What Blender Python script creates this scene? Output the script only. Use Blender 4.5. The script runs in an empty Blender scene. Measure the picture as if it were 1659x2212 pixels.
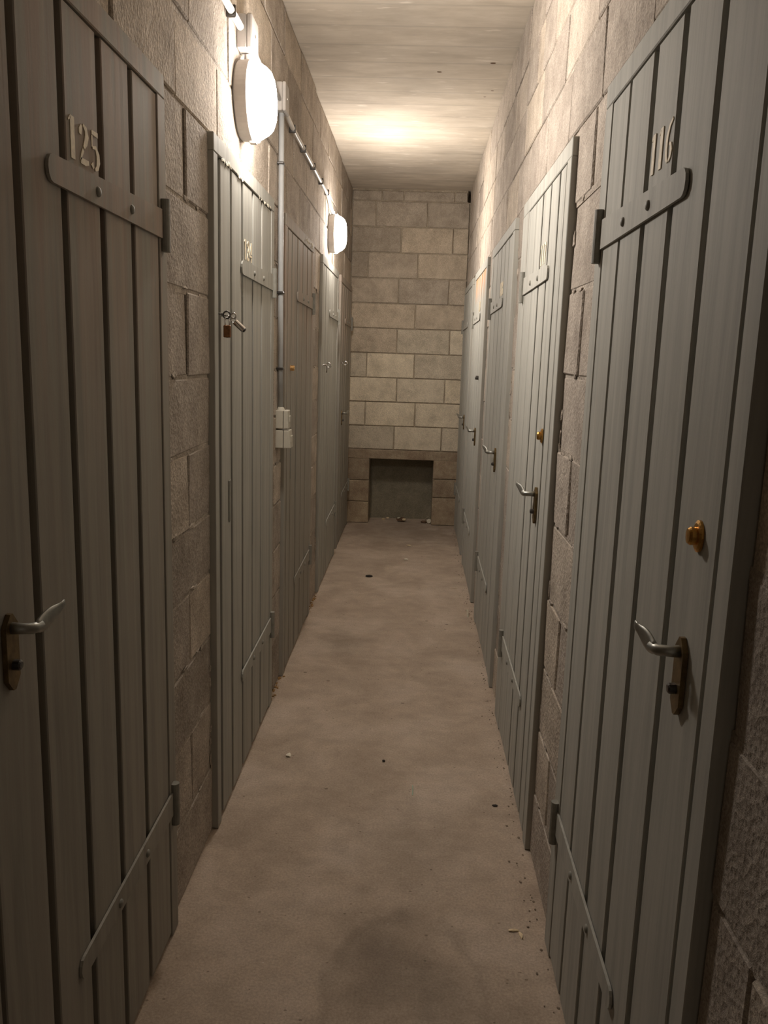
import bpy, bmesh, math, random
from mathutils import Vector, Matrix
S = bpy.context.scene
C = S.collection
random.seed(7)

# ------------------------------------------------------------------ camera
F = 1782.69
cam_data = bpy.data.cameras.new('camera'); cam = bpy.data.objects.new('camera', cam_data); C.objects.link(cam)
cam_data.sensor_fit = 'VERTICAL'; cam_data.sensor_height = 36.0; cam_data.sensor_width = 36.0 * 1659 / 2212
cam_data.lens = F * 36.0 / 2212; cam_data.clip_start = 0.02
R_ = Vector((0.99879299, 0.03852352, 0.03047146)); U_ = Vector((-0.03703022, 0.18300289, 0.98241473)); W_ = Vector((-0.03226971, 0.98235731, -0.18420854))
cam.matrix_world = Matrix(((R_.x, U_.x, -W_.x, 0), (R_.y, U_.y, -W_.y, 0), (R_.z, U_.z, -W_.z, 1.40284), (0, 0, 0, 1)))
S.camera = cam
# ------------------------------------------------------------------ world, exposure
w = bpy.data.worlds.new('cellar_air'); S.world = w; w.use_nodes = True
w.node_tree.nodes['Background'].inputs[0].default_value = (1.0, 0.86, 0.70, 1)
w.node_tree.nodes['Background'].inputs[1].default_value = 0.22
S.view_settings.view_transform = 'Standard'; S.view_settings.look = 'None'
S.view_settings.exposure = 0.0; S.view_settings.gamma = 1.0; S.view_settings.use_curve_mapping = False
LAMP_POWER = 150.0
LAMP_COLOR = (1.0, 0.915, 0.835)

# ------------------------------------------------------------------ dimensions
XL, XR = -0.558, 0.387            # wall faces
PL, PR = -0.540, 0.369            # door frame faces
H, D, Y0 = 2.726, 6.944, -2.4
HEAD = 1.958

# ------------------------------------------------------------------ materials
def nt(name):
    m = bpy.data.materials.new(name); m.use_nodes = True
    n = m.node_tree.nodes; l = m.node_tree.links
    return m, n, l, n['Principled BSDF']
def ramp(n, stops):
    r = n.new('ShaderNodeValToRGB'); e = r.color_ramp.elements
    while len(e) < len(stops): e.new(0.5)
    for i, (p, c) in enumerate(stops):
        e[i].position = p; e[i].color = (c[0], c[1], c[2], 1) if not isinstance(c, (int, float)) else (c, c, c, 1)
    return r
def noise(n, l, vec, scale, detail=4, rough=0.6, dist=0.0):
    t = n.new('ShaderNodeTexNoise'); t.inputs['Scale'].default_value = scale; t.inputs['Detail'].default_value = detail
    t.inputs['Roughness'].default_value = rough; t.inputs['Distortion'].default_value = dist
    if vec is not None: l.new(vec, t.inputs['Vector'])
    return t
def mapping(n, l, scale, rnd=False):
    g = n.new('ShaderNodeNewGeometry'); mp = n.new('ShaderNodeMapping'); mp.inputs['Scale'].default_value = scale
    l.new(g.outputs['Position'], mp.inputs['Vector'])
    if rnd:
        o = n.new('ShaderNodeObjectInfo'); v = n.new('ShaderNodeVectorMath'); v.operation = 'SCALE'; v.inputs[0].default_value = (37, 19, 23)
        l.new(o.outputs['Random'], v.inputs['Scale']); l.new(v.outputs[0], mp.inputs['Location'])
    return mp.outputs[0]
def mix(n, l, a, b, fac, mode='MIX'):
    m = n.new('ShaderNodeMix'); m.data_type = 'RGBA'; m.blend_type = mode
    for k, v in ((6, a), (7, b), (0, fac)):
        if isinstance(v, (int, float)): m.inputs[k].default_value = v
        elif isinstance(v, tuple): m.inputs[k].default_value = (*v, 1)
        else: l.new(v, m.inputs[k])
    return m.outputs[2]
def bump(n, l, h, strength, dist, b, prev=None):
    bp = n.new('ShaderNodeBump'); bp.inputs['Strength'].default_value = strength; bp.inputs['Distance'].default_value = dist
    l.new(h, bp.inputs['Height'])
    if prev: l.new(prev, bp.inputs['Normal'])
    l.new(bp.outputs[0], b.inputs['Normal']); return bp.outputs[0]

def mat_block(name, dark, mid, light, pit=1.0):
    m, n, l, b = nt(name)
    v = mapping(n, l, (1, 1, 1), True)
    n1 = noise(n, l, v, 9, 5, 0.75); r1 = ramp(n, [(0.30, dark), (0.52, mid), (0.72, light)]); l.new(n1.outputs[0], r1.inputs[0])
    oi = n.new('ShaderNodeObjectInfo'); r2 = ramp(n, [(0.0, (0.80, 0.78, 0.76)), (0.5, (1.0, 0.98, 0.96)), (1.0, (1.16, 1.12, 1.05))]); l.new(oi.outputs['Random'], r2.inputs[0])
    c = mix(n, l, r1.outputs[0], r2.outputs[0], 1.0, 'MULTIPLY')
    vo = n.new('ShaderNodeTexVoronoi'); vo.inputs['Scale'].default_value = 95; l.new(v, vo.inputs['Vector'])
    rp = ramp(n, [(0.0, 0.45), (0.30, 1.0)]); l.new(vo.outputs['Distance'], rp.inputs[0])
    n2 = noise(n, l, v, 240, 2, 0.8); r3 = ramp(n, [(0.3, 0.60), (0.7, 1.35)]); l.new(n2.outputs[0], r3.inputs[0])
    c = mix(n, l, c, rp.outputs[0], 0.35, 'MULTIPLY'); c = mix(n, l, c, r3.outputs[0], 0.8, 'MULTIPLY')
    l.new(c, b.inputs['Base Color']); b.inputs['Roughness'].default_value = 0.95; b.inputs['Specular IOR Level'].default_value = 0.15
    p = bump(n, l, vo.outputs['Distance'], 0.45 * pit, 0.004, b)
    n4 = noise(n, l, v, 130, 3, 0.8)
    p = bump(n, l, n4.outputs[0], 0.55 * pit, 0.004, b, p)
    n5 = noise(n, l, v, 18, 3, 0.6); bump(n, l, n5.outputs[0], 0.5, 0.006, b, p)
    return m
M = {}
M['block'] = mat_block('concrete_block', (0.32, 0.280, 0.240), (0.44, 0.393, 0.342), (0.57, 0.515, 0.455))
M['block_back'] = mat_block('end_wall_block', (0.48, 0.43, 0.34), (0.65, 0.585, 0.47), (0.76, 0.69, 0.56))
M['block_back_dark'] = mat_block('darker_end_wall_block', (0.33, 0.285, 0.23), (0.44, 0.385, 0.315), (0.54, 0.48, 0.40))  # darker tone for the upper courses of the end wall
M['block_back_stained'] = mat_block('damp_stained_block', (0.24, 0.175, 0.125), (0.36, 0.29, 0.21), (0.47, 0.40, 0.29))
M['mortar'] = mat_block('mortar', (0.30, 0.262, 0.22), (0.42, 0.375, 0.325), (0.56, 0.505, 0.44), 1.4)
M['mortar_back'] = mat_block('end_wall_mortar', (0.32, 0.275, 0.21), (0.44, 0.38, 0.295), (0.56, 0.49, 0.39), 1.2)
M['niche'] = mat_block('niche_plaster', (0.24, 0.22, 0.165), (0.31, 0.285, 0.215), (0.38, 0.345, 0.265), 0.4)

def mat_floor():
    m, n, l, b = nt('worn_concrete_floor')
    v = mapping(n, l, (1, 1, 1))
    n1 = noise(n, l, v, 3.2, 6, 0.6, 0.4); r1 = ramp(n, [(0.30, (0.38, 0.30, 0.232)), (0.50, (0.46, 0.37, 0.29)), (0.70, (0.55, 0.455, 0.37))]); l.new(n1.outputs[0], r1.inputs[0])
    v2 = mapping(n, l, (1.1, 1.5, 1)); n2 = noise(n, l, v2, 9, 6, 0.7); r2 = ramp(n, [(0.28, 0.80), (0.72, 1.15)]); l.new(n2.outputs[0], r2.inputs[0])
    c = mix(n, l, r1.outputs[0], r2.outputs[0], 0.75, 'MULTIPLY')
    n3 = noise(n, l, v, 160, 3, 0.7); r3 = ramp(n, [(0.3, 0.74), (0.7, 1.2)]); l.new(n3.outputs[0], r3.inputs[0])
    c = mix(n, l, c, r3.outputs[0], 0.8, 'MULTIPLY')
    for sc_, th_, col_, seed_ in ((9.0, 0.035, (0.10, 0.075, 0.055), 0.0), (14.0, 0.030, (0.62, 0.56, 0.48), 5.0), (26.0, 0.05, (0.16, 0.12, 0.09), 11.0)):
        mp = n.new('ShaderNodeMapping'); mp.inputs['Location'].default_value = (seed_, seed_ * .7, 0); mp.inputs['Scale'].default_value = (1, 1.4, 1); l.new(v, mp.inputs['Vector'])
        vo = n.new('ShaderNodeTexVoronoi'); vo.inputs['Scale'].default_value = sc_; l.new(mp.outputs[0], vo.inputs['Vector'])
        sp = n.new('ShaderNodeSeparateColor'); l.new(vo.outputs['Color'], sp.inputs[0])
        rs = ramp(n, [(0.35, 0.0), (0.95, th_ * 2.2)]); l.new(sp.outputs[0], rs.inputs[0])
        lt = n.new('ShaderNodeMath'); lt.operation = 'LESS_THAN'; l.new(vo.outputs['Distance'], lt.inputs[0]); l.new(rs.outputs[0], lt.inputs[1])
        ft = n.new('ShaderNodeMath'); ft.operation = 'MULTIPLY'; ft.inputs[1].default_value = 0.65; l.new(lt.outputs[0], ft.inputs[0])
        c = mix(n, l, c, col_, ft.outputs[0])
    g = n.new('ShaderNodeNewGeometry')
    wn = noise(n, l, v, 11, 5, 0.65); 
    def spot(cx, cy, rx, ry, inner, outer, dark, ring=False):
        nonlocal c
        mp = n.new('ShaderNodeMapping'); mp.vector_type = 'TEXTURE'; mp.inputs['Location'].default_value = (cx, cy, 0); mp.inputs['Scale'].default_value = (rx, ry, 1)
        l.new(g.outputs['Position'], mp.inputs['Vector'])
        ln = n.new('ShaderNodeVectorMath'); ln.operation = 'LENGTH'; l.new(mp.outputs[0], ln.inputs[0])
        ad = n.new('ShaderNodeMath'); ad.operation = 'MULTIPLY_ADD'; ad.inputs[1].default_value = 1.5 if not ring else 0.5; ad.inputs[2].default_value = 0
        l.new(wn.outputs[0], ad.inputs[0]); a2 = n.new('ShaderNodeMath'); a2.operation = 'ADD'; l.new(ln.outputs['Value'], a2.inputs[0]); l.new(ad.outputs[0], a2.inputs[1])
        if ring: rr = ramp(n, [(0.0, 1.0), (inner, 1.0), ((inner + outer) / 2, dark), (outer, 1.0)])
        else: rr = ramp(n, [(inner, dark), (outer, 1.0)])
        ds = n.new('ShaderNodeMath'); ds.operation = 'MULTIPLY'; ds.inputs[1].default_value = 0.5; l.new(a2.outputs[0], ds.inputs[0])
        l.new(ds.outputs[0], rr.inputs[0]); c = mix(n, l, c, rr.outputs[0], 1.0, 'MULTIPLY')
    spot(-0.02, 1.70, 0.12, 0.20, 0.45, 1.0, 0.74)
    spot(0.10, 1.62, 0.10, 0.15, 0.50, 0.95, 0.80)
    spot(0.02, 2.20, 0.20, 0.30, 0.50, 1.0, 0.86)
    spot(0.03, 1.60, 0.18, 0.28, 0.56, 0.70, 0.84, True)
    spot(0.05, 6.6, 0.60, 0.50, 0.50, 1.0, 0.72)
    spot(-0.32, 3.9, 0.12, 0.16, 0.55, 1.0, 0.80)
    l.new(c, b.inputs['Base Color']); b.inputs['Roughness'].default_value = 0.85; b.inputs['Specular IOR Level'].default_value = 0.25
    p = bump(n, l, n3.outputs[0], 0.35, 0.002, b); p = bump(n, l, n2.outputs[0], 0.35, 0.004, b, p)
    n6 = noise(n, l, v, 40, 4, 0.7); bump(n, l, n6.outputs[0], 0.4, 0.004, b, p)
    return m
M['floor'] = mat_floor()

def mat_ceiling():
    m, n, l, b = nt('board_marked_ceiling')
    v = mapping(n, l, (1, 1, 1)); vs = mapping(n, l, (0.9, 3.0, 1))
    n1 = noise(n, l, vs, 4.5, 6, 0.65, 0.2); r1 = ramp(n, [(0.25, (0.52, 0.455, 0.37)), (0.5, (0.62, 0.55, 0.455)), (0.75, (0.71, 0.64, 0.545))]); l.new(n1.outputs[0], r1.inputs[0])
    n2 = noise(n, l, v, 2.2, 3, 0.5); r2 = ramp(n, [(0.3, 0.85), (0.7, 1.1)]); l.new(n2.outputs[0], r2.inputs[0])
    c = mix(n, l, r1.outputs[0], r2.outputs[0], 1.0, 'MULTIPLY')
    vm = mapping(n, l, (2.2, 9.0, 1)); n3 = noise(n, l, vm, 3.4, 2, 0.5); r3 = ramp(n, [(0.66, 0.0), (0.76, 1.0)]); l.new(n3.outputs[0], r3.inputs[0])
    c = mix(n, l, c, (0.78, 0.71, 0.62), r3.outputs[0])
    # lines left by the edges of the formwork boards, across the passage
    sx = n.new('ShaderNodeSeparateXYZ'); l.new(v, sx.inputs[0])
    mo = n.new('ShaderNodeMath'); mo.operation = 'MODULO'; ad = n.new('ShaderNodeMath'); ad.operation = 'ADD'; ad.inputs[1].default_value = 10.0
    l.new(sx.outputs[1], ad.inputs[0]); l.new(ad.outputs[0], mo.inputs[0]); mo.inputs[1].default_value = 0.21
    rl = ramp(n, [(0.0, 0.86), (0.010, 0.9), (0.022, 1.0)]); l.new(mo.outputs[0], rl.inputs[0])
    c = mix(n, l, c, rl.outputs[0], 1.0, 'MULTIPLY')
    l.new(c, b.inputs['Base Color']); b.inputs['Roughness'].default_value = 0.9; b.inputs['Specular IOR Level'].default_value = 0.2
    p = bump(n, l, rl.outputs[0], 0.6, 0.003, b); p = bump(n, l, n1.outputs[0], 0.25, 0.004, b, p)
    n5 = noise(n, l, v, 90, 4, 0.7); bump(n, l, n5.outputs[0], 0.2, 0.002, b, p)
    return m
M['ceiling'] = mat_ceiling()

def mat_paint(name, base, worn, amount, rust=False):
    m, n, l, b = nt(name)
    v = mapping(n, l, (22, 22, 1.1), True)
    n1 = noise(n, l, v, 1.6, 6, 0.62, 0.6); r1 = ramp(n, [(0.30, 0.80), (0.55, 1.0), (0.78, 1.12)]); l.new(n1.outputs[0], r1.inputs[0])
    n2 = noise(n, l, v, 0.8, 4, 0.7, 1.2); r2 = ramp(n, [(0.62 - amount, 0.0), (0.82 - amount, 1.0)]); l.new(n2.outputs[0], r2.inputs[0])
    g = n.new('ShaderNodeNewGeometry'); sp = n.new('ShaderNodeSeparateXYZ'); l.new(g.outputs['Position'], sp.inputs[0])
    # the upper end of the doors, above the strap hinge, is the most worn
    hz = ramp(n, [(0.0, 0.12), (0.60, 0.20), (0.82, 1.0)]); dv = n.new('ShaderNodeMath'); dv.operation = 'DIVIDE'; dv.inputs[1].default_value = 2.0
    l.new(sp.outputs[2], dv.inputs[0]); l.new(dv.outputs[0], hz.inputs[0])
    f = n.new('ShaderNodeMath'); f.operation = 'MULTIPLY'; l.new(r2.outputs[0], f.inputs[0]); l.new(hz.outputs[0], f.inputs[1])
    c = mix(n, l, base, worn, f.outputs[0]); c = mix(n, l, c, r1.outputs[0], 1.0, 'MULTIPLY')
    if rust:
        vr = mapping(n, l, (1, 30, 2.0)); nr = noise(n, l, vr, 1.5, 3, 0.6); hr = ramp(n, [(0.87, 0.0), (0.945, 1.0)]); l.new(dv.outputs[0], hr.inputs[0])
        mr = ramp(n, [(0.42, 0.0), (0.62, 1.0)]); l.new(nr.outputs[0], mr.inputs[0])
        f2 = n.new('ShaderNodeMath'); f2.operation = 'MULTIPLY'; l.new(hr.outputs[0], f2.inputs[0]); l.new(mr.outputs[0], f2.inputs[1])
        c = mix(n, l, c, (0.75, 0.30, 0.08), f2.outputs[0])
    l.new(c, b.inputs['Base Color']); b.inputs['Roughness'].default_value = 0.72; b.inputs['Specular IOR Level'].default_value = 0.18
    p = bump(n, l, n1.outputs[0], 0.25, 0.0015, b)
    v3 = mapping(n, l, (1, 1, 1)); n3 = noise(n, l, v3, 120, 3, 0.6); bump(n, l, n3.outputs[0], 0.12, 0.001, b, p)
    return m
GREY = (0.410, 0.402, 0.360)
M['paint'] = mat_paint('grey_door_paint', GREY, (0.30, 0.255, 0.21), 0.02)
M['paint_worn'] = mat_paint('worn_grey_door_paint', (0.350, 0.332, 0.288), (0.40, 0.325, 0.27), 0.22)
M['paint_rust'] = mat_paint('rust_stained_door_paint', GREY, (0.33, 0.30, 0.26), 0.02, True)
M['groove'] = mat_paint('groove_shade', (0.040, 0.035, 0.028), (0.04, 0.035, 0.03), 0.02)  # near-black backing: the shade between the planks is put into its colour

def plain(name, col, rough=0.5, metal=0.0, var=0.0, scale=60, b_s=0.0, emit=None, estr=0.0):
    m, n, l, b = nt(name)
    b.inputs['Base Color'].default_value = (*col, 1); b.inputs['Roughness'].default_value = rough; b.inputs['Metallic'].default_value = metal
    v = mapping(n, l, (1, 1, 1)); t = noise(n, l, v, scale, 4, 0.6)
    if var:
        r = ramp(n, [(0.3, tuple(x * (1 - var) for x in col)), (0.7, tuple(min(1, x * (1 + var)) for x in col))]); l.new(t.outputs[0], r.inputs[0]); l.new(r.outputs[0], b.inputs['Base Color'])
    if b_s: bump(n, l, t.outputs[0], b_s, 0.002, b)
    if emit: b.inputs['Emission Color'].default_value = (*emit, 1); b.inputs['Emission Strength'].default_value = estr
    return m
M['iron'] = plain('painted_iron', (0.23, 0.222, 0.19), 0.65, 0.0, 0.15, 50, 0.1)
M['numeral'] = plain('cream_stencil_paint', (0.80, 0.70, 0.52), 0.7, 0, 0.15, 90)
M['aluminium'] = plain('dull_aluminium', (0.36, 0.36, 0.33), 0.42, 0.85, 0.15, 70, 0.05)
M['bronze'] = plain('tarnished_brass_plate', (0.17, 0.115, 0.05), 0.45, 0.7, 0.35, 60, 0.1)
M['brass'] = plain('brass', (0.55, 0.30, 0.08), 0.32, 0.9, 0.2, 60)
M['brass_bright'] = plain('bright_brass', (0.85, 0.52, 0.22), 0.25, 0.9, 0.1, 60)
M['rustybrass'] = plain('rust_brown_brass', (0.22, 0.10, 0.04), 0.5, 0.5, 0.35, 90, 0.1)
M['steel'] = plain('steel', (0.62, 0.60, 0.58), 0.22, 1.0, 0.1, 60)
M['darksteel'] = plain('dark_steel', (0.10, 0.095, 0.09), 0.35, 0.8, 0.2, 60)
M['housing'] = plain('grey_plastic_housing', (0.42, 0.39, 0.36), 0.6, 0, 0.05, 30)
M['plastic'] = plain('cream_plastic', (0.52, 0.49, 0.41), 0.5, 0, 0.05, 30)
M['plastic_dark'] = plain('dark_seam', (0.04, 0.035, 0.03), 0.7)
M['tube'] = plain('grey_conduit_plastic', (0.42, 0.43, 0.43), 0.4, 0, 0.05, 30)
M['tube_white'] = plain('white_conduit_plastic', (0.72, 0.70, 0.66), 0.4, 0, 0.05, 30)
M['glass'] = plain('lit_opal_glass', (0.8, 0.8, 0.8), 0.3, emit=LAMP_COLOR, estr=LAMP_POWER)
M['white'] = plain('white_paper', (0.75, 0.70, 0.58), 0.7, 0, 0.1, 80)
M['tan'] = plain('tan_scrap', (0.80, 0.66, 0.44), 0.8, 0, 0.15, 80)
M['rubble'] = plain('brown_scrap', (0.14, 0.08, 0.045), 0.8, 0, 0.3, 80)
M['darkbit'] = plain('dark_crumb', (0.03, 0.024, 0.018), 0.9, 0, 0.2, 80)
M['palegreen'] = plain('pale_green_sliver', (0.55, 0.68, 0.55), 0.3, 0, 0.05, 80)
M['crumb'] = plain('mortar_crumb', (0.24, 0.19, 0.14), 0.9, 0, 0.3, 60)
M['rustcrumb'] = plain('ochre_crumb', (0.33, 0.19, 0.07), 0.9, 0, 0.35, 60)

# ------------------------------------------------------------------ helpers
def wl(o):
    v = Vector((0, 0, 0))
    while o is not None: v += o.location; o = o.parent
    return v
def obj(name, bm, mat, parent=None, at=None, smooth=False):
    """bm in world coordinates; the mesh is stored about the parent's (or at) origin"""
    base = wl(parent) if parent is not None else Vector(at or (0, 0, 0))
    bmesh.ops.recalc_face_normals(bm, faces=bm.faces[:])
    bmesh.ops.translate(bm, verts=bm.verts[:], vec=-base)
    me = bpy.data.meshes.new(name); bm.to_mesh(me); bm.free()
    if smooth:
        for f in me.polygons: f.use_smooth = True
    me.materials.append(mat)
    o = bpy.data.objects.new(name, me); C.objects.link(o)
    if parent is not None: o.parent = parent
    else: o.location = base
    return o
def tag(o, label=None, cat=None, group=None, kind=None):
    for k, v in (('label', label), ('category', cat), ('group', group), ('kind', kind)):
        if v: o[k] = v
    return o
def thing(name, loc, **k):
    o = bpy.data.objects.new(name, None); o.location = loc; o.empty_display_size = 0.05; C.objects.link(o); return tag(o, **k)
def box(bm, x0, x1, y0, y1, z0, z1, bev=0.0, jit=0.0):
    x0, x1 = min(x0, x1), max(x0, x1)
    vs = [bm.verts.new((x, y, z)) for x in (x0, x1) for y in (y0, y1) for z in (z0, z1)]
    idx = [(0, 1, 3, 2), (4, 6, 7, 5), (0, 4, 5, 1), (2, 3, 7, 6), (0, 2, 6, 4), (1, 5, 7, 3)]
    fs = [bm.faces.new([vs[i] for i in f]) for f in idx]
    if jit:
        for v in vs: v.co += Vector([random.uniform(-jit, jit) for _ in range(3)])
    if bev: bmesh.ops.bevel(bm, geom=list({e for f in fs for e in f.edges}), offset=bev, segments=1, affect='EDGES', profile=0.5)
    return bm
def tube(bm, pts, r, seg=10, cap=True):
    pts = [Vector(p) for p in pts]; rings = []; n = len(pts)
    rr = r if isinstance(r, (list, tuple)) else [r] * n
    a = None
    for i, p in enumerate(pts):
        t = (pts[min(i + 1, n - 1)] - pts[max(i - 1, 0)]).normalized()
        if a is None:
            a = t.orthogonal().normalized()
        a = (a - t * a.dot(t)).normalized(); b = t.cross(a)
        rings.append([bm.verts.new(p + (a * math.cos(q) + b * math.sin(q)) * rr[i]) for q in [2 * math.pi * k / seg for k in range(seg)]])
    for i in range(n - 1):
        for k in range(seg): bm.faces.new((rings[i][k], rings[i][(k + 1) % seg], rings[i + 1][(k + 1) % seg], rings[i + 1][k]))
    if cap: bm.faces.new(rings[0][::-1]); bm.faces.new(rings[-1])
    return bm
def lathe_x(bm, cx, cy, cz, prof, seg=32, sx=1, sy=1.0, sz=1.0):
    """profile of (distance from wall along sx, radius) turned about an axis parallel to x"""
    rings = []
    for (d, r) in prof:
        if r < 1e-5: rings.append([bm.verts.new((cx + sx * d, cy, cz))])
        else: rings.append([bm.verts.new((cx + sx * d, cy + r * sy * math.cos(q), cz + r * sz * math.sin(q))) for q in [2 * math.pi * k / seg for k in range(seg)]])
    for a, b in zip(rings, rings[1:]):
        for k in range(seg):
            k2 = (k + 1) % seg
            if len(a) == 1: bm.faces.new((a[0], b[k], b[k2]))
            elif len(b) == 1: bm.faces.new((a[k], a[k2], b[0]))
            else: bm.faces.new((a[k], a[k2], b[k2], b[k]))
    return bm
def plate(bm, x0, x1, outline):
    """prism between x0 and x1 from a (y,z) outline"""
    a = [bm.verts.new((x0, y, z)) for y, z in outline]; b = [bm.verts.new((x1, y, z)) for y, z in outline]; n = len(a)
    bm.faces.new(a); bm.faces.new(b[::-1])
    for k in range(n): bm.faces.new((a[k], a[(k + 1) % n], b[(k + 1) % n], b[k]))
    return bm
def lump(bm, c, r, squash=(1, 1, 1), sub=2, jit=0.35):
    m = bmesh.ops.create_icosphere(bm, subdivisions=sub, radius=1.0)
    for v in m['verts']:
        k = 1 + random.uniform(-jit, jit)
        v.co = Vector((c[0] + v.co.x * r * k * squash[0], c[1] + v.co.y * r * k * squash[1], c[2] + v.co.z * r * k * squash[2]))
    return bm

# ------------------------------------------------------------------ floor, ceiling
bm = bmesh.new(); box(bm, XL - 0.3, XR + 0.3, Y0, D + 0.6, -0.12, 0.0)
fl = tag(obj('floor', bm, M['floor']), kind='structure')
bm = bmesh.new(); box(bm, XL - 0.3, XR + 0.3, Y0, D + 0.6, H, H + 0.12)
ce = tag(obj('ceiling', bm, M['ceiling']), kind='structure')
for (x, y, r, l) in ((0.058, 4.19, .016, .3), (0.295, 4.06, .014, .6), (0.33, 4.45, .009, .3), (0.30, 4.55, .008, .3), (0.05, 2.9, .006, .3)):
    bm = bmesh.new(); lump(bm, (x, y, H), r, (1.0, l, 0.25), 1, 0.3); obj('scab', bm, M['rubble'], ce)

# ------------------------------------------------------------------ doors: positions along the passage
# near edge, far edge of the frame and the groove centres from the near (lock) edge
LD = [(0.925, 1.814, (1.148, 1.299, 1.456, 1.609), 0.985, 1.764),
      (2.235, 3.160, (2.446, 2.603, 2.765, 2.922), 2.300, 3.105),
      (3.440, 4.365, (3.625, 3.793, 3.961, 4.128), 3.505, 4.295),
      (4.770, 5.745, (4.960, 5.116, 5.224, 5.420), 4.835, 5.690),
      (5.925, 6.865, (6.10, 6.26, 6.43, 6.60), 5.985, 6.815)]
RD = [(0.928, 1.825, (1.148, 1.314, 1.467, 1.628), 0.980, 1.762),
      (2.205, 3.150, (2.376, 2.528, 2.680, 2.827), 2.272, 3.000),
      (3.415, 4.400, (3.62, 3.769, 3.924, 4.10), 3.490, 4.300),
      (4.690, 5.650, (4.90, 5.07, 5.24, 5.41), 4.755, 5.590),
      (5.880, 6.850, (6.08, 6.25, 6.42, 6.58), 5.945, 6.790)]

# ------------------------------------------------------------------ block walls
ROWL = [0, .205, .41, .607, .795, .960, 1.155, 1.340, 1.545, 1.750, 1.960, 2.150, 2.350, 2.550, H]
ROWR = [0, .185, .38, .567, .765, .975, 1.175, 1.370, 1.580, 1.795, 1.980, 2.170, 2.355, 2.530, H]
def seq(a, step, lo=Y0, hi=D): 
    k0 = math.floor((lo - a) / step); return [a + step * k for k in range(k0, int((hi - a) / step) + 2)]
TOPL = {10: seq(1.96, .395), 11: seq(2.07, .42), 12: seq(2.36, .405), 13: seq(3.05, .45)[:99]}
TOPL[13] = seq(3.05, .42, Y0, 3.0) + [3.50, 3.96, 4.47, 4.73, 5.13, 5.52, 5.97, 6.42]
TOPR = {9: seq(2.12, .4), 10: seq(2.37, .40), 11: seq(2.07, .435), 12: seq(2.37, .38, Y0, 3.0) + [3.0, 3.40, 3.80, 4.22, 4.66, 5.08, 5.53, 5.95, 6.4],
        13: seq(2.15, .43, Y0, 3.0) + [3.03, 3.43, 3.88, 4.34, 4.70, 5.15, 5.60, 6.04, 6.5]}
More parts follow.
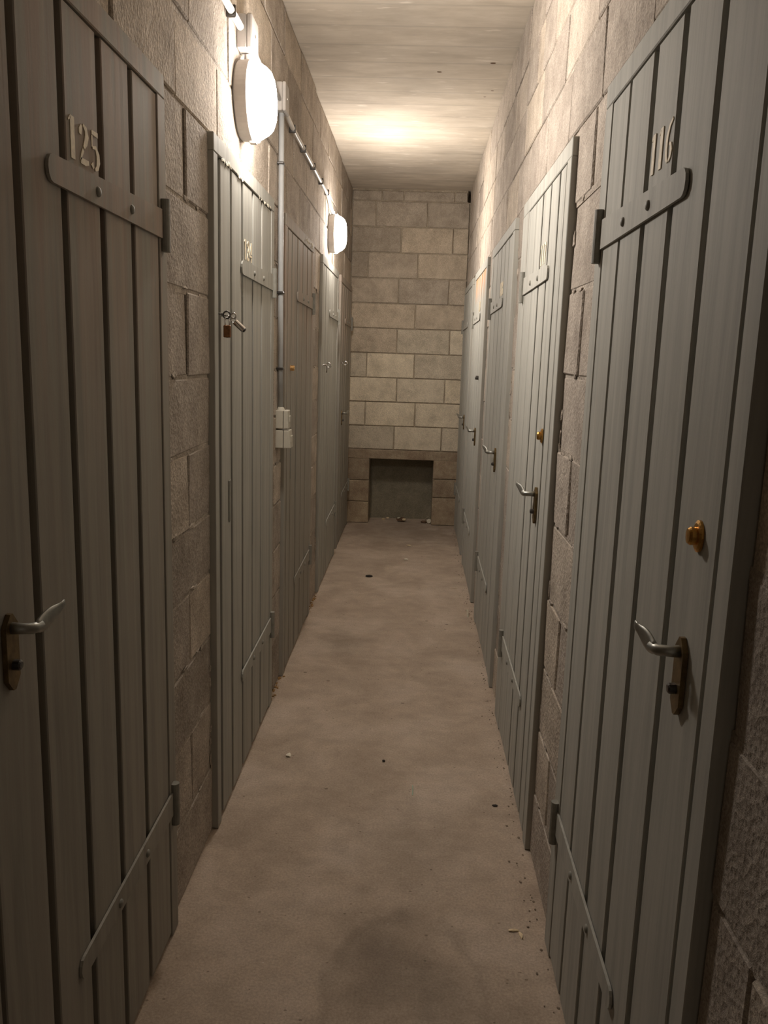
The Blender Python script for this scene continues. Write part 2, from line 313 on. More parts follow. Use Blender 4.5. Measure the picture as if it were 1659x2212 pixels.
def wall_side(name, x, s, rows, top, doors, first_open):
    """s = +1 for the right wall (faces -x), -1 for the left"""
    # core recessed behind the block faces, split round the door openings
    bm = bmesh.new(); e = 0.034
    op = [(a, b) for a, b, *_ in doors]
    segs = []; p = Y0
    for a, b in op: segs.append((p, a + 0.004)); p = b - 0.004
    segs.append((p, D + 0.26))
    for a, b in segs: box(bm, x + s * e, x + s * 0.20, a, b, 0.0, HEAD + 0.004)
    box(bm, x + s * e, x + s * 0.20, Y0, D + 0.26, HEAD + 0.004, H)
    wall = obj(name, bm, M['mortar']); wall['kind'] = 'structure'
    mort = bmesh.new()
    def blk(y0, y1, z0, z1, gap=0.004, gl=None, gr=None):
        if y1 - y0 < 0.03: return
        if y0 > D: return
        bm = bmesh.new(); j = random.uniform(-0.0025, 0.0025)
        box(bm, x + s * j, x + s * 0.06, y0 + (gl if gl is not None else gap), min(y1, D) - (gr if gr is not None else gap), z0 + 0.003, z1 - 0.0035, 0.0035, 0.0022)
        obj('block', bm, M['block'], wall)
    for r in range(len(rows) - 1):
        z0, z1 = rows[r], rows[r + 1]
        if z0 >= HEAD - 0.02 :
            js = sorted(j for j in top[r] if Y0 < j < D); js = [Y0] + js + [D]
            for a, b in zip(js, js[1:]): blk(a, b, z0, z1, 0.0045)
            # mortar lies almost flush in the bed joint
            box(mort, x + s * random.uniform(0.0035, 0.0055), x + s * 0.05, Y0, D, z0 - 0.008, z0 + 0.008)
        else:
            zt = min(z1, HEAD + 0.004)
            for i, (a, b) in enumerate(segs):
                b = min(b, D)
                if b - a < 0.02: continue
                if i == 0:
                    js = [a] + [j for j in seq(0.80 if r % 2 else 0.60, .4, Y0) if a + .05 < j < b - .05] + [b]
                    for p0, p1 in zip(js, js[1:]): blk(p0, p1, z0, z1, 0.007)
                elif b - a > 0.2:
                    wide = b - a > 0.36
                    mid = a + (b - a) * (0.50 if wide else (0.40 if s < 0 else 0.55))
                    has = (r % 2 == 0) if s < 0 else (r % 2 == 1)
                    if s < 0: has = rows[r] in (.205, .607, .960, 1.340, 1.750)
                    else: has = rows[r] in (.185, .567, .975, 1.370, 1.795)
                    if not wide: has = not has
                    if has:
                        g = random.uniform(0.005, 0.0085)
                        blk(a, mid, z0, z1, 0.002, 0.0, g); blk(mid, b, z0, z1, 0.002, g, 0.0)
                    else: blk(a, b, z0, z1, 0.0)
                else: blk(a, b, z0, z1, 0.0)
                if z0 > 0.02: box(mort, x + s * random.uniform(0.001, 0.004), x + s * 0.05, a, b, z0 - 0.009, z0 + 0.007)
                # raised smears where mortar squeezed out of the bed joint
                if i and b - a > 0.2 and z0 > 0.1:
                    for k in range(random.randint(1, 3)):
                        yy = random.uniform(a + 0.03, b - 0.03)
                        lump(mort, (x - s * 0.0005, yy, z0 + random.uniform(-.006, .008)), 0.012, (0.22, random.uniform(1.0, 3.2), random.uniform(0.3, 0.75)), 1, 0.35)
    for i, (a, b) in enumerate(segs):
        if i == 0 or b - a < 0.2 or a > 6.5: continue
        for edge in (a + 0.012, b - 0.012):
            for k in range(16):
                zz = random.uniform(0.15, 1.93)
                lump(mort, (x + s * 0.001, edge + random.uniform(-0.006, 0.006), zz), random.uniform(0.008, 0.018), (0.22, 0.7, random.uniform(0.8, 2.2)), 1, 0.35)
        if s < 0 and b - a < 0.36:
            for k in range(40):
                zz = random.uniform(1.70, 1.955)
                lump(mort, (x + s * 0.001, a + random.uniform(0.035, 0.085), zz), random.uniform(0.006, 0.014), (0.35, 0.8, random.uniform(0.5, 1.4)), 1, 0.4)
    mo = obj('mortar', mort, M['mortar'], wall); mo['kind'] = 'stuff'
    return wall
wall_left = wall_side('wall_left', XL, -1, ROWL, TOPL, LD, 0)
wall_right = wall_side('wall_right', XR, 1, ROWR, TOPR, RD, 0)

# end wall with the low opening
OX0, OX1, OZ = -0.366, 0.178, 0.558
bm = bmesh.new()
box(bm, XL - 0.1, OX0, D + 0.012, D + 0.24, 0, OZ); box(bm, OX1, XR + 0.1, D + 0.012, D + 0.24, 0, OZ); box(bm, XL - 0.1, XR + 0.1, D + 0.012, D + 0.24, OZ, 2.635); box(bm, XL - 0.1, XR - 0.022, D + 0.012, D + 0.24, 2.635, H); box(bm, XR - 0.021, XR + 0.1, D + 0.17, D + 0.24, 2.636, H)
wall_back = obj('wall_back', bm, M['mortar_back']); wall_back['kind'] = 'structure'
zt = 0.635
rowsB = [zt + 0.2 * k for k in range(11)]
V = {10: [-0.355, 0.035, 0.435][:2], 0: None}
# joints (x) of each course, from the lowest full course up
JB = [[-0.165, 0.235], [-0.415, 0.005], [-0.155, 0.245], [-0.412, -0.015], [-0.165, 0.27], [-0.02, 0.395], [-0.165, 0.245], [-0.42, -0.015], [-0.155, 0.263], [-0.365, 0.048]]
def bblk(x0, x1, z0, z1, dx=0.0045, g=0.0045, mat='block_back'):
    bm = bmesh.new(); j = random.uniform(-0.002, 0.003)
    x0, x1 = max(x0, XL), min(x1, XR)
    if x1 - x0 < 0.02: return
    box(bm, x0 + dx, x1 - dx, D + j, D + 0.10, z0 + g, z1 - g, 0.0035, 0.002); obj('block', bm, M[mat], wall_back)
for k in range(10):
    js = [XL] + JB[k] + [XR]
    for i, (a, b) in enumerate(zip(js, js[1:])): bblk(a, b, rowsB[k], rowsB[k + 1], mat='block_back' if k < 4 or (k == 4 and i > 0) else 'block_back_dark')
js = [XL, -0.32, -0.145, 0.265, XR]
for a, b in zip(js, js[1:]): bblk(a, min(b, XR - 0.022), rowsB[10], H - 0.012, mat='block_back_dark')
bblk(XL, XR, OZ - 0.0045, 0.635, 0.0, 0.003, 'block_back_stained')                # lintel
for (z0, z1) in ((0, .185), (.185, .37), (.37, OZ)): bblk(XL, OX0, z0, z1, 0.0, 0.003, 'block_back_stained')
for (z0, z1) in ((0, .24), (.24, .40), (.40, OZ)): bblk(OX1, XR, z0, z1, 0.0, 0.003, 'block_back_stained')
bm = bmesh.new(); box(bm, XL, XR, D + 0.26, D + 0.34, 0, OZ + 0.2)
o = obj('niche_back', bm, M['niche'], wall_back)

# ------------------------------------------------------------------ stencil digits, strokes of (u, v, width) in a box 0.6 wide, 1 high
DG = {
 '1': [[(.30, 1, .22), (.30, 0, .22)], [(.08, .86, .04), (.20, .96, .07)]],
 '2': [[(.08, .70, .12), (.08, .80, .16), (.16, .93, .08)], [(.26, .97, .06), (.42, .90, .14), (.48, .74, .20), (.40, .56, .17), (.28, .42, .10)], [(.24, .36, .10), (.12, .20, .08), (.06, .08, .05)], [(.06, .07, .13), (.34, .07, .15), (.55, .10, .10)]],
 '3': [[(.08, .80, .14), (.16, .93, .08)], [(.24, .97, .06), (.42, .90, .13), (.46, .76, .18), (.38, .60, .10), (.26, .54, .05)], [(.28, .48, .05), (.44, .40, .14), (.50, .24, .20), (.42, .08, .13), (.24, .02, .06)], [(.14, .06, .08), (.07, .20, .14)]],
 '4': [[(.43, 1, .18), (.43, .40, .18)], [(.43, .20, .18), (.43, 0, .18)], [(.31, .98, .05), (.14, .62, .06), (.00, .33, .06)], [(-.02, .29, .09), (.60, .29, .09)]],
 '5': [[(.10, .94, .10), (.50, .94, .12)], [(.12, .86, .06), (.10, .58, .05)], [(.14, .56, .06), (.34, .60, .10), (.48, .44, .18), (.50, .28, .20), (.42, .10, .14), (.28, .03, .06)], [(.18, .05, .07), (.08, .16, .14)]],
 '6': [[(.50, .99, .07), (.30, .88, .10), (.14, .66, .16), (.10, .38, .18), (.16, .14, .14), (.26, .03, .06)], [(.35, .03, .06), (.48, .12, .12), (.52, .26, .15), (.46, .41, .11), (.34, .46, .05)]],
 '7': [[(.04, .93, .13), (.52, .93, .13)], [(.50, .84, .05), (.36, .54, .12), (.26, .28, .18), (.24, 0, .20)]],
 '8': [[(.26, .98, .05), (.14, .90, .13), (.12, .76, .16), (.24, .58, .10)], [(.34, .98, .05), (.46, .88, .12), (.46, .72, .15), (.34, .58, .08)], [(.24, .50, .08), (.10, .34, .17), (.12, .14, .16), (.27, .02, .06)], [(.36, .50, .08), (.50, .36, .16), (.48, .14, .17), (.34, .02, .06)]],
 '9': [[(.16, .02, .06), (.32, .12, .10), (.46, .34, .17), (.48, .62, .20), (.42, .86, .15), (.33, .96, .06)], [(.26, .96, .06), (.14, .86, .14), (.10, .68, .18), (.16, .50, .12), (.28, .44, .06)]],
}
def numeral(text, x, s, ya, yb, z0, z1, parent, shear=0.0, dx=0.0011):
    """cream stencilled number; ya = image-left end, yb = image-right end"""
    n = len(text); cw = (yb - ya) / n
    for i, ch in enumerate(text):
        bm = bmesh.new()
        for st in DG[ch]:
            pts = [Vector((u / 0.6, v)) for u, v, _ in st]; A = []; B = []
            for k, (u, v, wd) in enumerate(st):
                p0 = Vector(st[max(k - 1, 0)][:2]); p1 = Vector(st[min(k + 1, len(st) - 1)][:2]); t = (p1 - p0).normalized(); nn = Vector((-t.y, t.x)) * wd / 2
                for L, q in ((A, Vector((u, v)) + nn * 1.06), (B, Vector((u, v)) - nn * 1.06)):
                    L.append(bm.verts.new((x - s * dx, ya + cw * (i + 0.06 + 0.88 * q.x / 0.6), z0 + (z1 - z0) * q.y + shear * i)))
            for k in range(len(st) - 1): bm.faces.new((A[k], A[k + 1], B[k + 1], B[k]))
        g = bmesh.ops.extrude_face_region(bm, geom=bm.faces[:]); 
        for v in [e for e in g['geom'] if isinstance(e, bmesh.types.BMVert)]: v.co.x += s * 0.0015
        obj('numeral', bm, M['numeral'], parent)

# ------------------------------------------------------------------ door builder
def door(name, s, P, dims, label, mat='paint', text=None, trange=None, lever=None, lock=None, plate_only=None, slit=None, upper=True, lower=True, straplen=0.53, mat_frame=None, lock_mat='brass', rec=0.0018, lg=(0.007, 0.009)):
    yn, yf, gaps, e0, e1 = dims
    t = thing(name, (P, (yn + yf) / 2, 0), label=label, cat='door', kind='structure')
    pf = mat_frame or mat
    dep = 0.045
    HT = 1.958; HB = 1.912
    for (a, b) in ((yn, e0 - lg[0]), (e1 + 0.002, yf)):
        bm = bmesh.new(); box(bm, P, P + s * dep, a, b, 0.002, HB - 0.0005, 0.0015); obj('jamb', bm, M[pf], t)
    bm = bmesh.new(); box(bm, P, P + s * dep, yn, yf, HB, HT, 0.002, 0.0008); obj('head_rail', bm, M[pf], t)
    xb = P + s * rec
    edges = [e0] + list(gaps) + [e1]
    for k in range(5):
        g0 = lg[1] if k == 0 else 0.012; g1 = 0.001 if k == 4 else 0.012
        if s > 0 and k >= 3: g0 = 0.006 if k == 4 else g0; g1 = 0.006 if k == 3 else g1
        j = random.uniform(0.0, 0.0010)
        bm = bmesh.new(); box(bm, xb + s * j, P + s * 0.036, edges[k] + g0, edges[k + 1] - g1, 0.012, HB - 0.003, 0.0018, 0.0006); obj('plank', bm, M[mat], t)
    bm = bmesh.new(); box(bm, P + s * 0.0362, P + s * 0.048, e0 - lg[0] + 0.0005, e1 + 0.001, 0.012, HB - 0.002); obj('backing', bm, M['groove'], t)
    # strap hinges
    for z, on in ((1.661, upper), (0.347, lower)):
        if not on: continue
        h0 = 0.029; y1 = e1 + (0.012 if rec < 0.004 else 0.001); y0 = e1 - straplen
        out = [(y1, z - h0), (y1, z + h0)]
        ht = 0.020
        for a in range(7):
            q = math.pi / 2 + math.pi * a / 6; out.append((y0 + 0.014 + 0.016 * math.cos(q), z - 0.003 + ht * math.sin(q)))
        bm = bmesh.new(); plate(bm, xb - s * 0.0008, xb - s * 0.0058, out); sh = obj('strap_hinge', bm, M[pf], t)
        for yb_ in (e1 - 0.345, e1 - 0.18):
            bm = bmesh.new(); lathe_x(bm, xb - s * 0.0055, yb_, z - 0.004, [(0, 0.0085), (0.002, 0.0085), (0.0045, 0.006), (0.0055, 0.0)], 12, -s); obj('bolt', bm, M['iron'], sh, smooth=True)
        bm = bmesh.new(); yb_ = e1 + 0.020; tube(bm, [(P - s * 0.006, yb_, z - 0.055), (P - s * 0.006, yb_, z + 0.050)], 0.0105, 14)
        obj('hinge_barrel', bm, M['iron'], sh)
    if text: numeral(text, xb, s, trange[0], trange[1], trange[2], trange[3], t)
    def escut(y, z0, z1):
        w_ = 0.017; out = [(y - w_, z0 + 0.016), (y - w_ * 0.2, z0), (y + w_ * 0.2, z0), (y + w_, z0 + 0.016), (y + w_, z1 - 0.016), (y + w_ * 0.2, z1), (y - w_ * 0.2, z1), (y - w_, z1 - 0.016)]
        bm = bmesh.new(); plate(bm, xb - s * 0.0004, xb - s * 0.0075, out); pl = obj('lock_plate', bm, M['bronze'], t)
        bm = bmesh.new(); lathe_x(bm, xb - s * 0.0072, y, z0 + 0.036, [(0, 0.0075), (0.009, 0.0075), (0.011, 0.005), (0.0112, 0)], 12, -s); obj('key_cylinder', bm, M['darksteel'], pl, smooth=False)
        return pl
    if lever:
        y, z, ln = lever; escut(y, z - 0.088, z + 0.020)
        bm = bmesh.new(); xn = xb - s * 0.005
        pts = [(xn, y, z), (xn - s * 0.016, y, z), (xn - s * 0.028, y + 0.006, z - 0.001), (xn - s * 0.034, y + 0.020, z - 0.001)]
        tube(bm, pts, [0.0085, 0.0075, 0.0078, 0.0075], 14)
        # the grip: a flattened blade that widens, then sweeps up and outwards to its tip
        L = []
        for k in range(11):
            q = k / 10; yy = y + 0.010 + ln * q; xx = xn - s * (0.031 + 0.015 * q ** 1.5); zz = z - 0.001 + 0.017 * q ** 1.6
            hh = 0.0078 + 0.0062 * math.sin(math.pi * min(1.0, q * 1.15)) - 0.0010 * max(0, q - .6) / .4; th = 0.0055 * (1 - 0.65 * q)
            L.append([bm.verts.new((xx - s * th * math.cos(a), yy, zz + hh * math.sin(a))) for a in [2 * math.pi * i / 10 for i in range(10)]])
        for a, b in zip(L, L[1:]):
            for i in range(10): bm.faces.new((a[i], a[(i + 1) % 10], b[(i + 1) % 10], b[i]))
        bm.faces.new(L[0]); bm.faces.new(L[-1])
        obj('lever_handle', bm, M['aluminium'], t, smooth=True)
    if plate_only:
        y, z0, z1 = plate_only; escut(y, z0, z1)
    if slit:
        y, z0, z1 = slit; bm = bmesh.new(); box(bm, xb + s * 0.0002, xb - s * 0.0028, y - 0.011, y + 0.011, z0, z1, 0.001); obj('lock_plate', bm, M['iron'], t)
    if lock:
        y, z, oval = lock; bm = bmesh.new()
        if oval:
            lathe_x(bm, xb, y, z, [(0, 0.020), (0.003, 0.020), (0.005, 0.016), (0.005, 0.011), (0.012, 0.0115), (0.0155, 0.009), (0.0165, 0.0)], 20, -s, 0.85, 1.05)
            lk = obj('lock_rose', bm, M[lock_mat], t, smooth=False)
        else:
            lathe_x(bm, xb, y, z, [(0, 0.012), (0.015, 0.012), (0.018, 0.009), (0.019, 0.0)], 18, -s)
            lk = obj('lock_barrel', bm, M[lock_mat], t)
    return t

d1 = door('door_1', -1, PL, LD[0], 'grey plank door numbered 125 with an aluminium lever handle, nearest on the lamp side', 'paint_worn', '125', (1.312, 1.448, 1.690, 1.752), lever=(1.052, 1.026, 0.058))
d2 = door('door_2', -1, PL, LD[1], 'grey plank door numbered 124 with two padlocks hanging from an eye bolt', 'paint', '124', (2.622, 2.752, 1.688, 1.748), slit=(2.410, 0.905, 1.030), lg=(0.022, 0.018))
d3 = door('door_3', -1, PL, LD[2], 'weathered grey plank door with a brass lock barrel, behind the switch boxes', 'paint_worn', slit=(3.62, 0.86, 1.00), lock=(3.60, 1.345, False), lock_mat='brass_bright', lg=(0.014, 0.016))
d4 = door('door_4', -1, PL, LD[3], 'grey plank door right below the farther round lamp, with a steel ring', 'paint', lg=(0.018, 0.014))
d5 = door('door_5', -1, PL, LD[4], 'narrow-looking grey plank door in the far corner on the lamp side', 'paint_worn', lever=(6.15, 0.985, 0.080))
d6 = door('door_6', 1, PR, RD[0], 'grey plank door numbered 116 with a lever handle and an oval brass lock', 'paint', '116', (1.452, 1.326, 1.706, 1.768), lever=(1.060, 1.030, 0.050), lock=(1.048, 1.190, True))
d7 = door('door_7', 1, PR, RD[1], 'pale grey plank door numbered 117 with a brass lock above its lever handle', 'paint', '117', (2.668, 2.545, 1.692, 1.752), lever=(2.420, 1.020, 0.082), lock=(2.395, 1.194, True), lg=(0.011, 0.011))
d8 = door('door_8', 1, PR, RD[2], 'plank door numbered 118, third along the wall facing the lamps', 'paint', '118', (3.905, 3.785, 1.690, 1.750), lever=(3.69, 1.000, 0.115))
d9 = door('door_9', 1, PR, RD[3], 'plank door numbered 119 with orange rust stains under its head rail', 'paint_rust', '119', (5.225, 5.085, 1.692, 1.752), lever=(4.97, 0.985, 0.115), lock=(4.97, 1.300, False), lock_mat='darksteel', mat_frame='paint')
d10 = door('door_10', 1, PR, RD[4], 'shaded plank door beside the end wall, opposite the lamps', 'paint', lever=(6.13, 0.985, 0.115))

for dd, ya, yb, n_ in ((d2, 2.32, 2.60, 16), (d2, 2.86, 3.08, 12), (d3, 4.00, 4.30, 16)):
    bm = bmesh.new()
    for k in range(n_):
        y = random.uniform(ya, yb); zf = 1.912 + random.uniform(-0.004, 0.004) if dd is d2 else random.uniform(1.925, 1.952)
        lump(bm, (PL + 0.0008, y, zf), random.uniform(0.004, 0.010), (0.16, 1.3, 0.7), 1, 0.45)
    obj('paint_flakes', bm, M['white'], dd)['kind'] = 'stuff'
# eye bolts (parts of their doors)
def ring(bm, c, R, r, ax1, ax2, n=22, m=8, a0=0, a1=2 * math.pi):
    pts = [Vector(c) + Vector(ax1) * R * math.cos(a0 + (a1 - a0) * k / n) + Vector(ax2) * R * math.sin(a0 + (a1 - a0) * k / n) for k in range(n + 1)]
    return tube(bm, pts, r, m)
xe = PL + 0.001
bm = bmesh.new(); tube(bm, [(PL - 0.006, 2.282, 1.506), (-0.530, 2.29, 1.505)], 0.0022, 8); ring(bm, (-0.521, 2.293, 1.503), 0.0095, 0.0022, (1, 0, 0), (0, 0, 1))
obj('eye_bolt', bm, M['darksteel'], d2, smooth=True)
bm = bmesh.new(); tube(bm, [(PL - 0.003, 2.322, 1.502), (-0.512, 2.315, 1.502)], 0.0022, 8); ring(bm, (-0.5065, 2.312, 1.502), 0.0070, 0.0022, (1, 0, 0), (0, 0, 1))
obj('eye_bolt', bm, M['steel'], d2, smooth=True)
for d, y, z in ((d4, 4.905, 1.347), (d5, 6.06, 1.352)):
    bm = bmesh.new(); tube(bm, [(xe - 0.004, y, z), (xe + 0.012, y, z)], 0.0035, 8); ring(bm, (xe + 0.026, y, z), 0.0135, 0.0042, (1, 0, 0), (0, 0.0, 1))
    obj('eye_bolt', bm, M['steel'], d, smooth=True)
bm = bmesh.new(); tube(bm, [(xe - 0.006, 4.80, 1.345), (xe + 0.020, 4.82, 1.352), (xe + 0.026, 4.83, 1.330), (xe + 0.022, 4.83, 1.305)], 0.004, 8); obj('hasp_hook', bm, M['steel'], d4, smooth=True)

# padlocks
px, py, pz = -0.5200, 2.295, 1.490
t = thing('padlock', (px, py, pz - 0.05), label='rust-brown brass padlock hanging straight down on door 124', cat='padlock')
bm = bmesh.new(); ring(bm, (px, py, pz), 0.0062, 0.0017, (0.8, 0.6, 0), (0, 0, 1), 14, 8, 0, math.pi)
for q in (-1, 1): tube(bm, [(px + q * 0.0050, py + q * 0.0037, pz), (px + q * 0.0050, py + q * 0.0037, pz - 0.016)], 0.0017, 8)
obj('shackle', bm, M['steel'], t, smooth=True)
bm = bmesh.new(); box(bm, px - 0.0098, px + 0.0098, py - 0.006, py + 0.006, pz - 0.047, pz - 0.014, 0.002); obj('body', bm, M['rustybrass'], t)
bm = bmesh.new(); lathe_x(bm, 0, 0, 0, [(0, 0.003), (0.0012, 0.003), (0.0013, 0)], 12, 1); bmesh.ops.rotate(bm, verts=bm.verts[:], matrix=Matrix.Rotation(math.radians(90), 3, 'Y')); bmesh.ops.translate(bm, verts=bm.verts[:], vec=(px, py, pz - 0.0465)); obj('keyhole', bm, M['darksteel'], t)
c0 = Vector((-0.5075, 2.312, 1.4905)); dirv = Vector((0.757, 0.0, -0.653)).normalized(); perp = Vector((0.653, 0, 0.757))
t = thing('padlock', c0, label='shiny steel cylinder padlock hanging askew beside the brass one', cat='padlock')
bm = bmesh.new(); ring(bm, c0, 0.0056, 0.0018, perp, -dirv, 14, 8, 0, math.pi)
for q in (-1, 1): tube(bm, [c0 + perp * 0.0056 * q, c0 + perp * 0.0056 * q + dirv * 0.012], 0.0018, 8)
obj('shackle', bm, M['steel'], t, smooth=True)
bm = bmesh.new(); a = c0 + dirv * 0.006
tube(bm, [a, a + dirv * 0.0012, a + dirv * 0.032, a + dirv * 0.034], [0.0075, 0.0088, 0.0088, 0.0075], 18); obj('body', bm, M['steel'], t)
bm = bmesh.new(); tube(bm, [a + dirv * 0.0335, a + dirv * 0.037], [0.0068, 0.0056], 16); obj('end_cap', bm, M['darksteel'], t)

# ------------------------------------------------------------------ lamps
def lamp(y, z, label):
    t = thing('bulkhead_lamp', (XL, y, z), label=label, cat='lamp')
    bm = bmesh.new(); lathe_x(bm, XL, y, z, [(0.0, 0.0), (0.0, 0.104), (0.006, 0.110), (0.040, 0.113), (0.046, 0.110), (0.046, 0.098), (0.046, 0.0)], 48); obj('housing', bm, M['housing'], t, smooth=False)
    bm = bmesh.new(); lathe_x(bm, XL, y, z, [(0.047, 0.0), (0.047, 0.112), (0.052, 0.114), (0.056, 0.108), (0.066, 0.103), (0.082, 0.094), (0.095, 0.082), (0.102, 0.066), (0.106, 0.035), (0.107, 0.0)], 32); g = obj('glass_cover', bm, M['glass'], t, smooth=True)
    bm = bmesh.new(); box(bm, XL + 0.030, XL + 0.050, y - 0.012, y + 0.012, z - 0.120, z - 0.108, 0.002); obj('clip', bm, M['housing'], t)
    bm = bmesh.new(); tube(bm, [(XL + 0.024, y, z + 0.104), (XL + 0.024, y, z + 0.128)], [0.012, 0.010], 12); obj('cable_gland', bm, M['housing'], t)
    return t
lamp(2.645, 2.145, 'lit round bulkhead lamp above door 124, the one nearer to the camera')
lamp(5.22, 2.130, 'lit round bulkhead lamp near the end wall, the farther of the two')

def jbox(y0, y1, z0, z1, dep, label):
    t = thing('junction_box', (XL, (y0 + y1) / 2, z0), label=label, cat='junction box')
    bm = bmesh.new(); box(bm, XL - 0.001, XL + dep * 0.62, y0, y1, z0, z1, 0.003); obj('body', bm, M['housing'], t)
    bm = bmesh.new(); box(bm, XL + dep * 0.63, XL + dep, y0 - 0.001, y1 + 0.001, z0 - 0.001, z1 + 0.001, 0.004); obj('lid', bm, M['housing'], t)
    bm = bmesh.new(); lathe_x(bm, XL + dep, (y0 + y1) / 2, (z0 + z1) / 2, [(0, .005), (.001, .005), (.0012, 0)], 10); obj('screw', bm, M['steel'], t)
    return t
jbox(2.60, 2.70, 2.278, 2.372, 0.045, 'square grey junction box fixed directly above the nearer lamp')
jbox(3.285, 3.375, 2.298, 2.398, 0.036, 'pale junction box where the vertical conduit starts, right of the nearer lamp')

def saddle(par, p, along):
    bm = bmesh.new(); x, y, z = p
    if along == 'z': box(bm, XL - 0.001, XL + 0.026, y - 0.016, y + 0.016, z - 0.005, z + 0.005, 0.002)
    else: box(bm, XL - 0.001, XL + 0.026, y - 0.005, y + 0.005, z - 0.016, z + 0.016, 0.002)
    obj('clip', bm, M['darksteel'], par)
def conduit(pts, r, mat, label, clips, along, name='conduit'):
    t = thing(name, pts[0], label=label, cat='conduit')
    bm = bmesh.new(); tube(bm, pts, r, 12); obj('pipe', bm, M[mat], t, smooth=True)
    for p in clips: saddle(t, p, along)
    return t
xc = XL + 0.014
conduit([(xc, Y0 + 0.02, 2.325), (xc, 1.6, 2.325), (xc, 2.40, 2.327), (xc, 2.585, 2.330)], 0.0105, 'tube_white', 'white conduit running along the wall up to the nearer lamp', [(xc, 2.47, 2.327), (xc, 1.7, 2.325)], 'y')
cv = conduit([(xc, 3.33, 2.298), (xc, 3.335, 1.9), (xc, 3.345, 1.5), (xc, 3.355, 1.190)], 0.0105, 'tube', 'grey vertical conduit dropping to the switch boxes', [(xc, 3.334, 2.12), (xc, 3.34, 1.64), (xc, 3.35, 1.345)], 'z')
conduit([(xc, 3.375, 2.345), (xc, 3.46, 2.325), (xc, 3.6, 2.318), (xc, 4.3, 2.318), (xc, 4.9, 2.315), (xc, 5.04, 2.305), (xc, 5.13, 2.275), (xc + 0.01, 5.19, 2.245)], 0.0095, 'tube_white', 'thin conduit sloping along the wall to the farther lamp', [(xc, y, 2.317) for y in (3.62, 3.95, 4.3, 4.65, 4.95)], 'y')
t = thing('cable', (xc, 2.70, 2.32), label='short grey cable joining the two junction boxes behind the nearer lamp', cat='cable')
bm = bmesh.new(); tube(bm, [(xc, 2.695, 2.335), (xc, 2.9, 2.330), (xc, 3.1, 2.330), (xc, 3.292, 2.335)], 0.007, 10); obj('sheath', bm, M['tube'], t, smooth=True)
t = thing('cable', (xc, 2.65, 2.28), label='short cable bending from the junction box into the top of the nearer lamp', cat='cable')
bm = bmesh.new(); tube(bm, [(XL + 0.030, 2.660, 2.300), (XL + 0.036, 2.665, 2.280), (XL + 0.030, 2.655, 2.268), (XL + 0.026, 2.645, 2.262)], 0.007, 10); obj('sheath', bm, M['tube_white'], t, smooth=True)

# switch boxes
def switch(y0, y1, z0, z1, d1_, d2_, lean, label):
    t = thing('light_switch', (XL, (y0 + y1) / 2, z0), label=label, cat='switch')
    bm = bmesh.new(); box(bm, XL - 0.001, XL + d1_, y0, y1, z0, z1, 0.002); obj('back_box', bm, M['plastic'], t)
    bm = bmesh.new(); box(bm, XL + d1_ + 0.0001, XL + d1_ + 0.002, y0 + 0.002, y1 - 0.002, z0 + 0.002, z1 - 0.002); obj('seam', bm, M['plastic_dark'], t)
    bm = bmesh.new(); box(bm, XL + d1_ + 0.0022, XL + d2_, y0, y1, z0, z1, 0.002)
    for v in bm.verts:
        if v.co.x > XL + d2_ - 0.004: v.co.x += lean * (1 - (v.co.z - z0) / (z1 - z0)); v.co.y += (0.004 if v.co.y < (y0 + y1) / 2 else -0.004)
    cv_ = obj('cover', bm, M['plastic'], t)
    bm = bmesh.new(); zm = (z0 + z1) / 2; box(bm, XL + d2_ + lean * 0.5 - 0.0005, XL + d2_ + lean * 0.5 + 0.004, y0 + 0.018, y1 - 0.018, zm - 0.014, zm + 0.014, 0.002); obj('rocker', bm, M['plastic'], t)
    return t
s1 = switch(3.315, 3.385, 1.108, 1.180, 0.030, 0.050, 0.002, 'upper cream switch box at the foot of the vertical conduit')
bm = bmesh.new(); tube(bm, [(XL + 0.016, 3.352, 1.179), (XL + 0.016, 3.352, 1.192)], [0.018, 0.011], 14); obj('cable_gland', bm, M['plastic'], s1)
switch(3.315, 3.395, 1.028, 1.100, 0.031, 0.056, 0.006, 'lower cream switch box with a slanting cover')

# ------------------------------------------------------------------ litter
def bit(name, c, r, sq, mat, label, cat, sub=1, jit=0.3, rot=0.0):
    bm = bmesh.new(); lump(bm, (0, 0, 0), r, sq, sub, jit)
    if rot: bmesh.ops.rotate(bm, verts=bm.verts[:], matrix=Matrix.Rotation(rot, 3, 'Z'))
    zm = min(v.co.z for v in bm.verts); bmesh.ops.translate(bm, verts=bm.verts[:], vec=(c[0], c[1], -zm - 0.0005))
    return tag(obj(name, bm, M[mat], at=(c[0], c[1], 0)), label, cat)
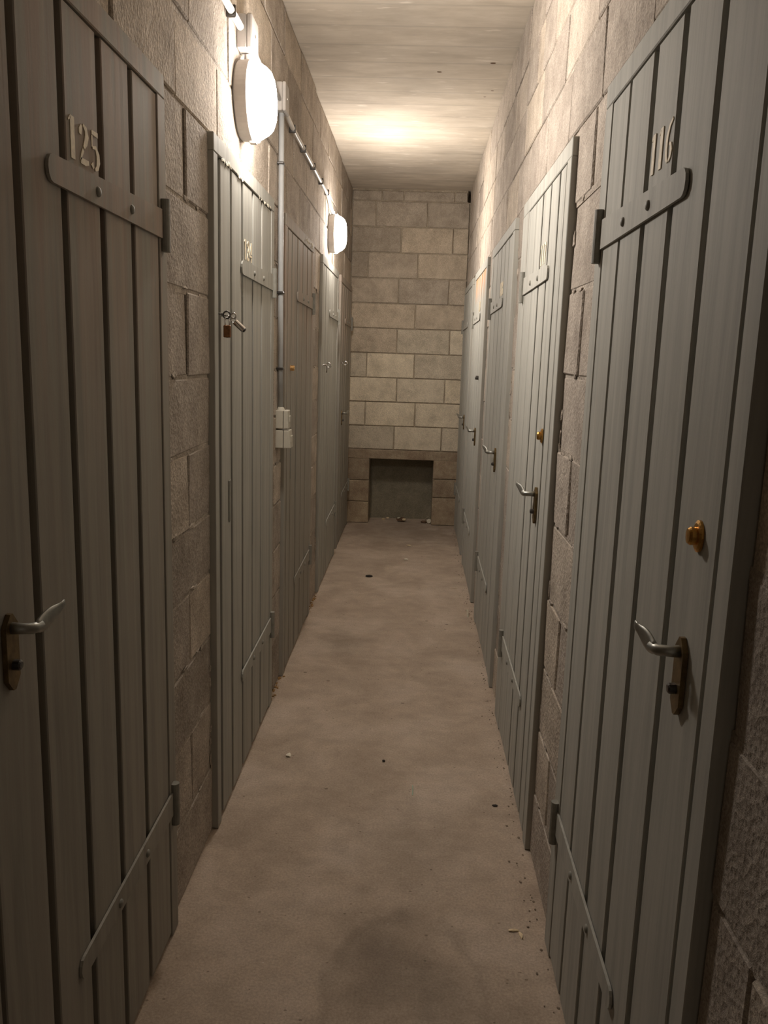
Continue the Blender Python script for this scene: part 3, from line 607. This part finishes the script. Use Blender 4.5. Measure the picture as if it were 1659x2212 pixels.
# curled white strip with a brown piece, right end of the niche
t = thing('crumpled_wrapper', (0.14, 7.03, 0), label='curled white wrapper with a brown end at the niche corner', cat='litter')
bm = bmesh.new()
for k in range(15):
    a = math.radians(-50 + 19 * k); 
    bm.verts.new((0.155 + 0.027 * math.cos(a), 7.02, 0.030 + 0.027 * math.sin(a))); bm.verts.new((0.155 + 0.023 * math.cos(a), 7.05, 0.030 + 0.023 * math.sin(a)))
bm.verts.ensure_lookup_table()
for k in range(14): bm.faces.new((bm.verts[2 * k], bm.verts[2 * k + 1], bm.verts[2 * k + 3], bm.verts[2 * k + 2]))
g = bmesh.ops.solidify(bm, geom=bm.faces[:], thickness=0.004); obj('band', bm, M['white'], t)
bm = bmesh.new(); lathe_x(bm, 0, 0, 0, [(0, 0), (0, .019), (.003, .020), (.006, .017), (.006, 0)], 18); bmesh.ops.rotate(bm, verts=bm.verts[:], matrix=Matrix.Rotation(math.radians(-82), 3, 'Z')); bmesh.ops.translate(bm, verts=bm.verts[:], vec=(0.160, 7.015, 0.022)); obj('disc', bm, M['white'], t)
bm = bmesh.new(); lump(bm, (0.118, 7.03, 0.010), 0.026, (1.0, 0.7, 0.42), 2, 0.25); obj('crust', bm, M['rubble'], t)
t = thing('crumpled_wrapper', (-0.08, 7.06, 0), label='crumpled brown and white wrapper in the middle of the niche floor', cat='litter')
bm = bmesh.new(); lump(bm, (-0.080, 7.06, 0.018), 0.030, (1.25, 0.7, 0.62), 2, 0.35); obj('crust', bm, M['rubble'], t)
bm = bmesh.new(); lump(bm, (-0.100, 7.045, 0.034), 0.014, (1.1, 0.6, 0.5), 1, 0.3); obj('paper', bm, M['white'], t)
bm = bmesh.new(); lump(bm, (-0.058, 7.04, 0.024), 0.018, (0.9, 0.6, 0.8), 1, 0.35); obj('paper', bm, M['tan'], t)
t = thing('dry_leaf', (-0.22, 7.10, 0), label='small dry leaf scraps at the dark end of the niche', cat='leaf')
bm = bmesh.new(); lump(bm, (-0.235, 7.10, 0.012), 0.016, (1.0, 0.5, 0.7), 1, 0.4); obj('scrap', bm, M['tan'], t)
bm = bmesh.new(); lump(bm, (-0.200, 7.13, 0.014), 0.014, (1.2, 0.4, 0.5), 1, 0.4); obj('scrap', bm, M['tan'], t)
# bent tan scrap in front
def strip(name, pts, wd, th, mat, label, cat):
    bm = bmesh.new(); A = []; B = []
    for k, p in enumerate(pts):
        p = Vector(p); q0 = Vector(pts[max(k - 1, 0)]); q1 = Vector(pts[min(k + 1, len(pts) - 1)]); tt = (q1 - q0).normalized(); nn = Vector((-tt.y, tt.x, 0)).normalized() * wd / 2
        A.append(bm.verts.new(p + nn)); B.append(bm.verts.new(p - nn))
    for k in range(len(pts) - 1): bm.faces.new((A[k], A[k + 1], B[k + 1], B[k]))
    bmesh.ops.solidify(bm, geom=bm.faces[:], thickness=th)
    return tag(obj(name, bm, M[mat], at=(pts[0][0], pts[0][1], 0)), label, cat)
t = thing('wood_chip', (0.300, 1.845, 0), label='bent tan wood chip lying on the floor before door 116', cat='wood chip')
for nm, c_, sq, an in (('splinter', (0.297, 1.852), (1.6, 0.55, 0.30), 0.1), ('splinter', (0.3125, 1.836), (0.45, 1.35, 0.30), 0.15)):
    bm = bmesh.new(); lump(bm, (0, 0, 0), 0.0105, sq, 1, 0.22); bmesh.ops.rotate(bm, verts=bm.verts[:], matrix=Matrix.Rotation(an, 3, 'Z')); bmesh.ops.translate(bm, verts=bm.verts[:], vec=(c_[0], c_[1], 0.0025)); obj(nm, bm, M['tan'], t)
strip('plastic_sliver', [(0.040, 2.48, 0.002), (0.0405, 2.50, 0.004), (0.041, 2.52, 0.003), (0.040, 2.545, 0.002)], 0.0035, 0.002, 'palegreen', 'thin pale green plastic sliver shining in the middle of the floor', 'plastic sliver')
strip('paper_stub', [(0.338, 4.40, 0.002), (0.337, 4.46, 0.030), (0.336, 4.52, 0.002)], 0.010, 0.003, 'white', 'folded white paper stub at the foot of door 118', 'paper')
strip('twig', [(0.262, 4.985, 0.003), (0.285, 4.975, 0.005), (0.305, 4.98, 0.003)], 0.006, 0.004, 'tan', 'short tan twig on the floor in front of door 119', 'twig')
bit('pebble', (-0.255, 5.18), 0.020, (1.2, 0.8, 0.35), 'darkbit', 'dark oval clod on the floor beside door 122', 'pebble', 2, 0.12)
bit('pebble', (-0.062, 2.70), 0.006, (1, 1, 0.6), 'darkbit', 'tiny black crumb on bare floor between doors 124 and 117', 'pebble')
bit('pebble', (0.305, 2.44), 0.008, (1.3, 0.8, 0.4), 'darkbit', 'flat black crumb on the floor near the edge of door 117', 'pebble')
bit('paper_scrap', (-0.02, 5.67), 0.016, (1.2, 0.6, 0.35), 'white', 'small white paper scrap on the floor close to the end wall', 'paper', 1, 0.3)
bit('paper_scrap', (-0.005, 6.12), 0.013, (1.4, 0.6, 0.3), 'tan', 'tiny pale scrap lying just before the niche', 'paper', 1, 0.3)
bit('plaster_chip', (-0.402, 2.71), 0.012, (0.9, 1.3, 0.4), 'white', 'white plaster chip at the foot of door 124', 'plaster chip', 1, 0.3)
# crumbs swept against the walls
for (nm, mt, n_, rngs, lb) in (('crumbs', 'crumb', 200, 0, 'grey mortar crumbs lying along the foot of the doors facing the lamps'), ('ochre_crumbs', 'rustcrumb', 90, 1, 'ochre rust and moss crumbs in the gap before door 123')):
    bm = bmesh.new()
    for k in range(n_):
        if rngs == 0:
            sd = 1; y = random.uniform(0.9, 6.8); x = (PL + abs(random.gauss(0.006, 0.018))) if sd < 0 else (PR - abs(random.gauss(0.006, 0.018))); r = random.uniform(0.0012, 0.0040)
        else:
            y = random.choice((random.uniform(3.17, 3.44), random.uniform(4.37, 4.75))); x = XL + abs(random.gauss(0.0, 0.010)) + 0.004; r = random.uniform(0.002, 0.006)
        lump(bm, (x, y, r * 0.3), r, (1, 1.2, 0.6), 1, 0.3)
    tag(obj(nm, bm, M[mt]), lb, 'crumbs', kind='stuff')
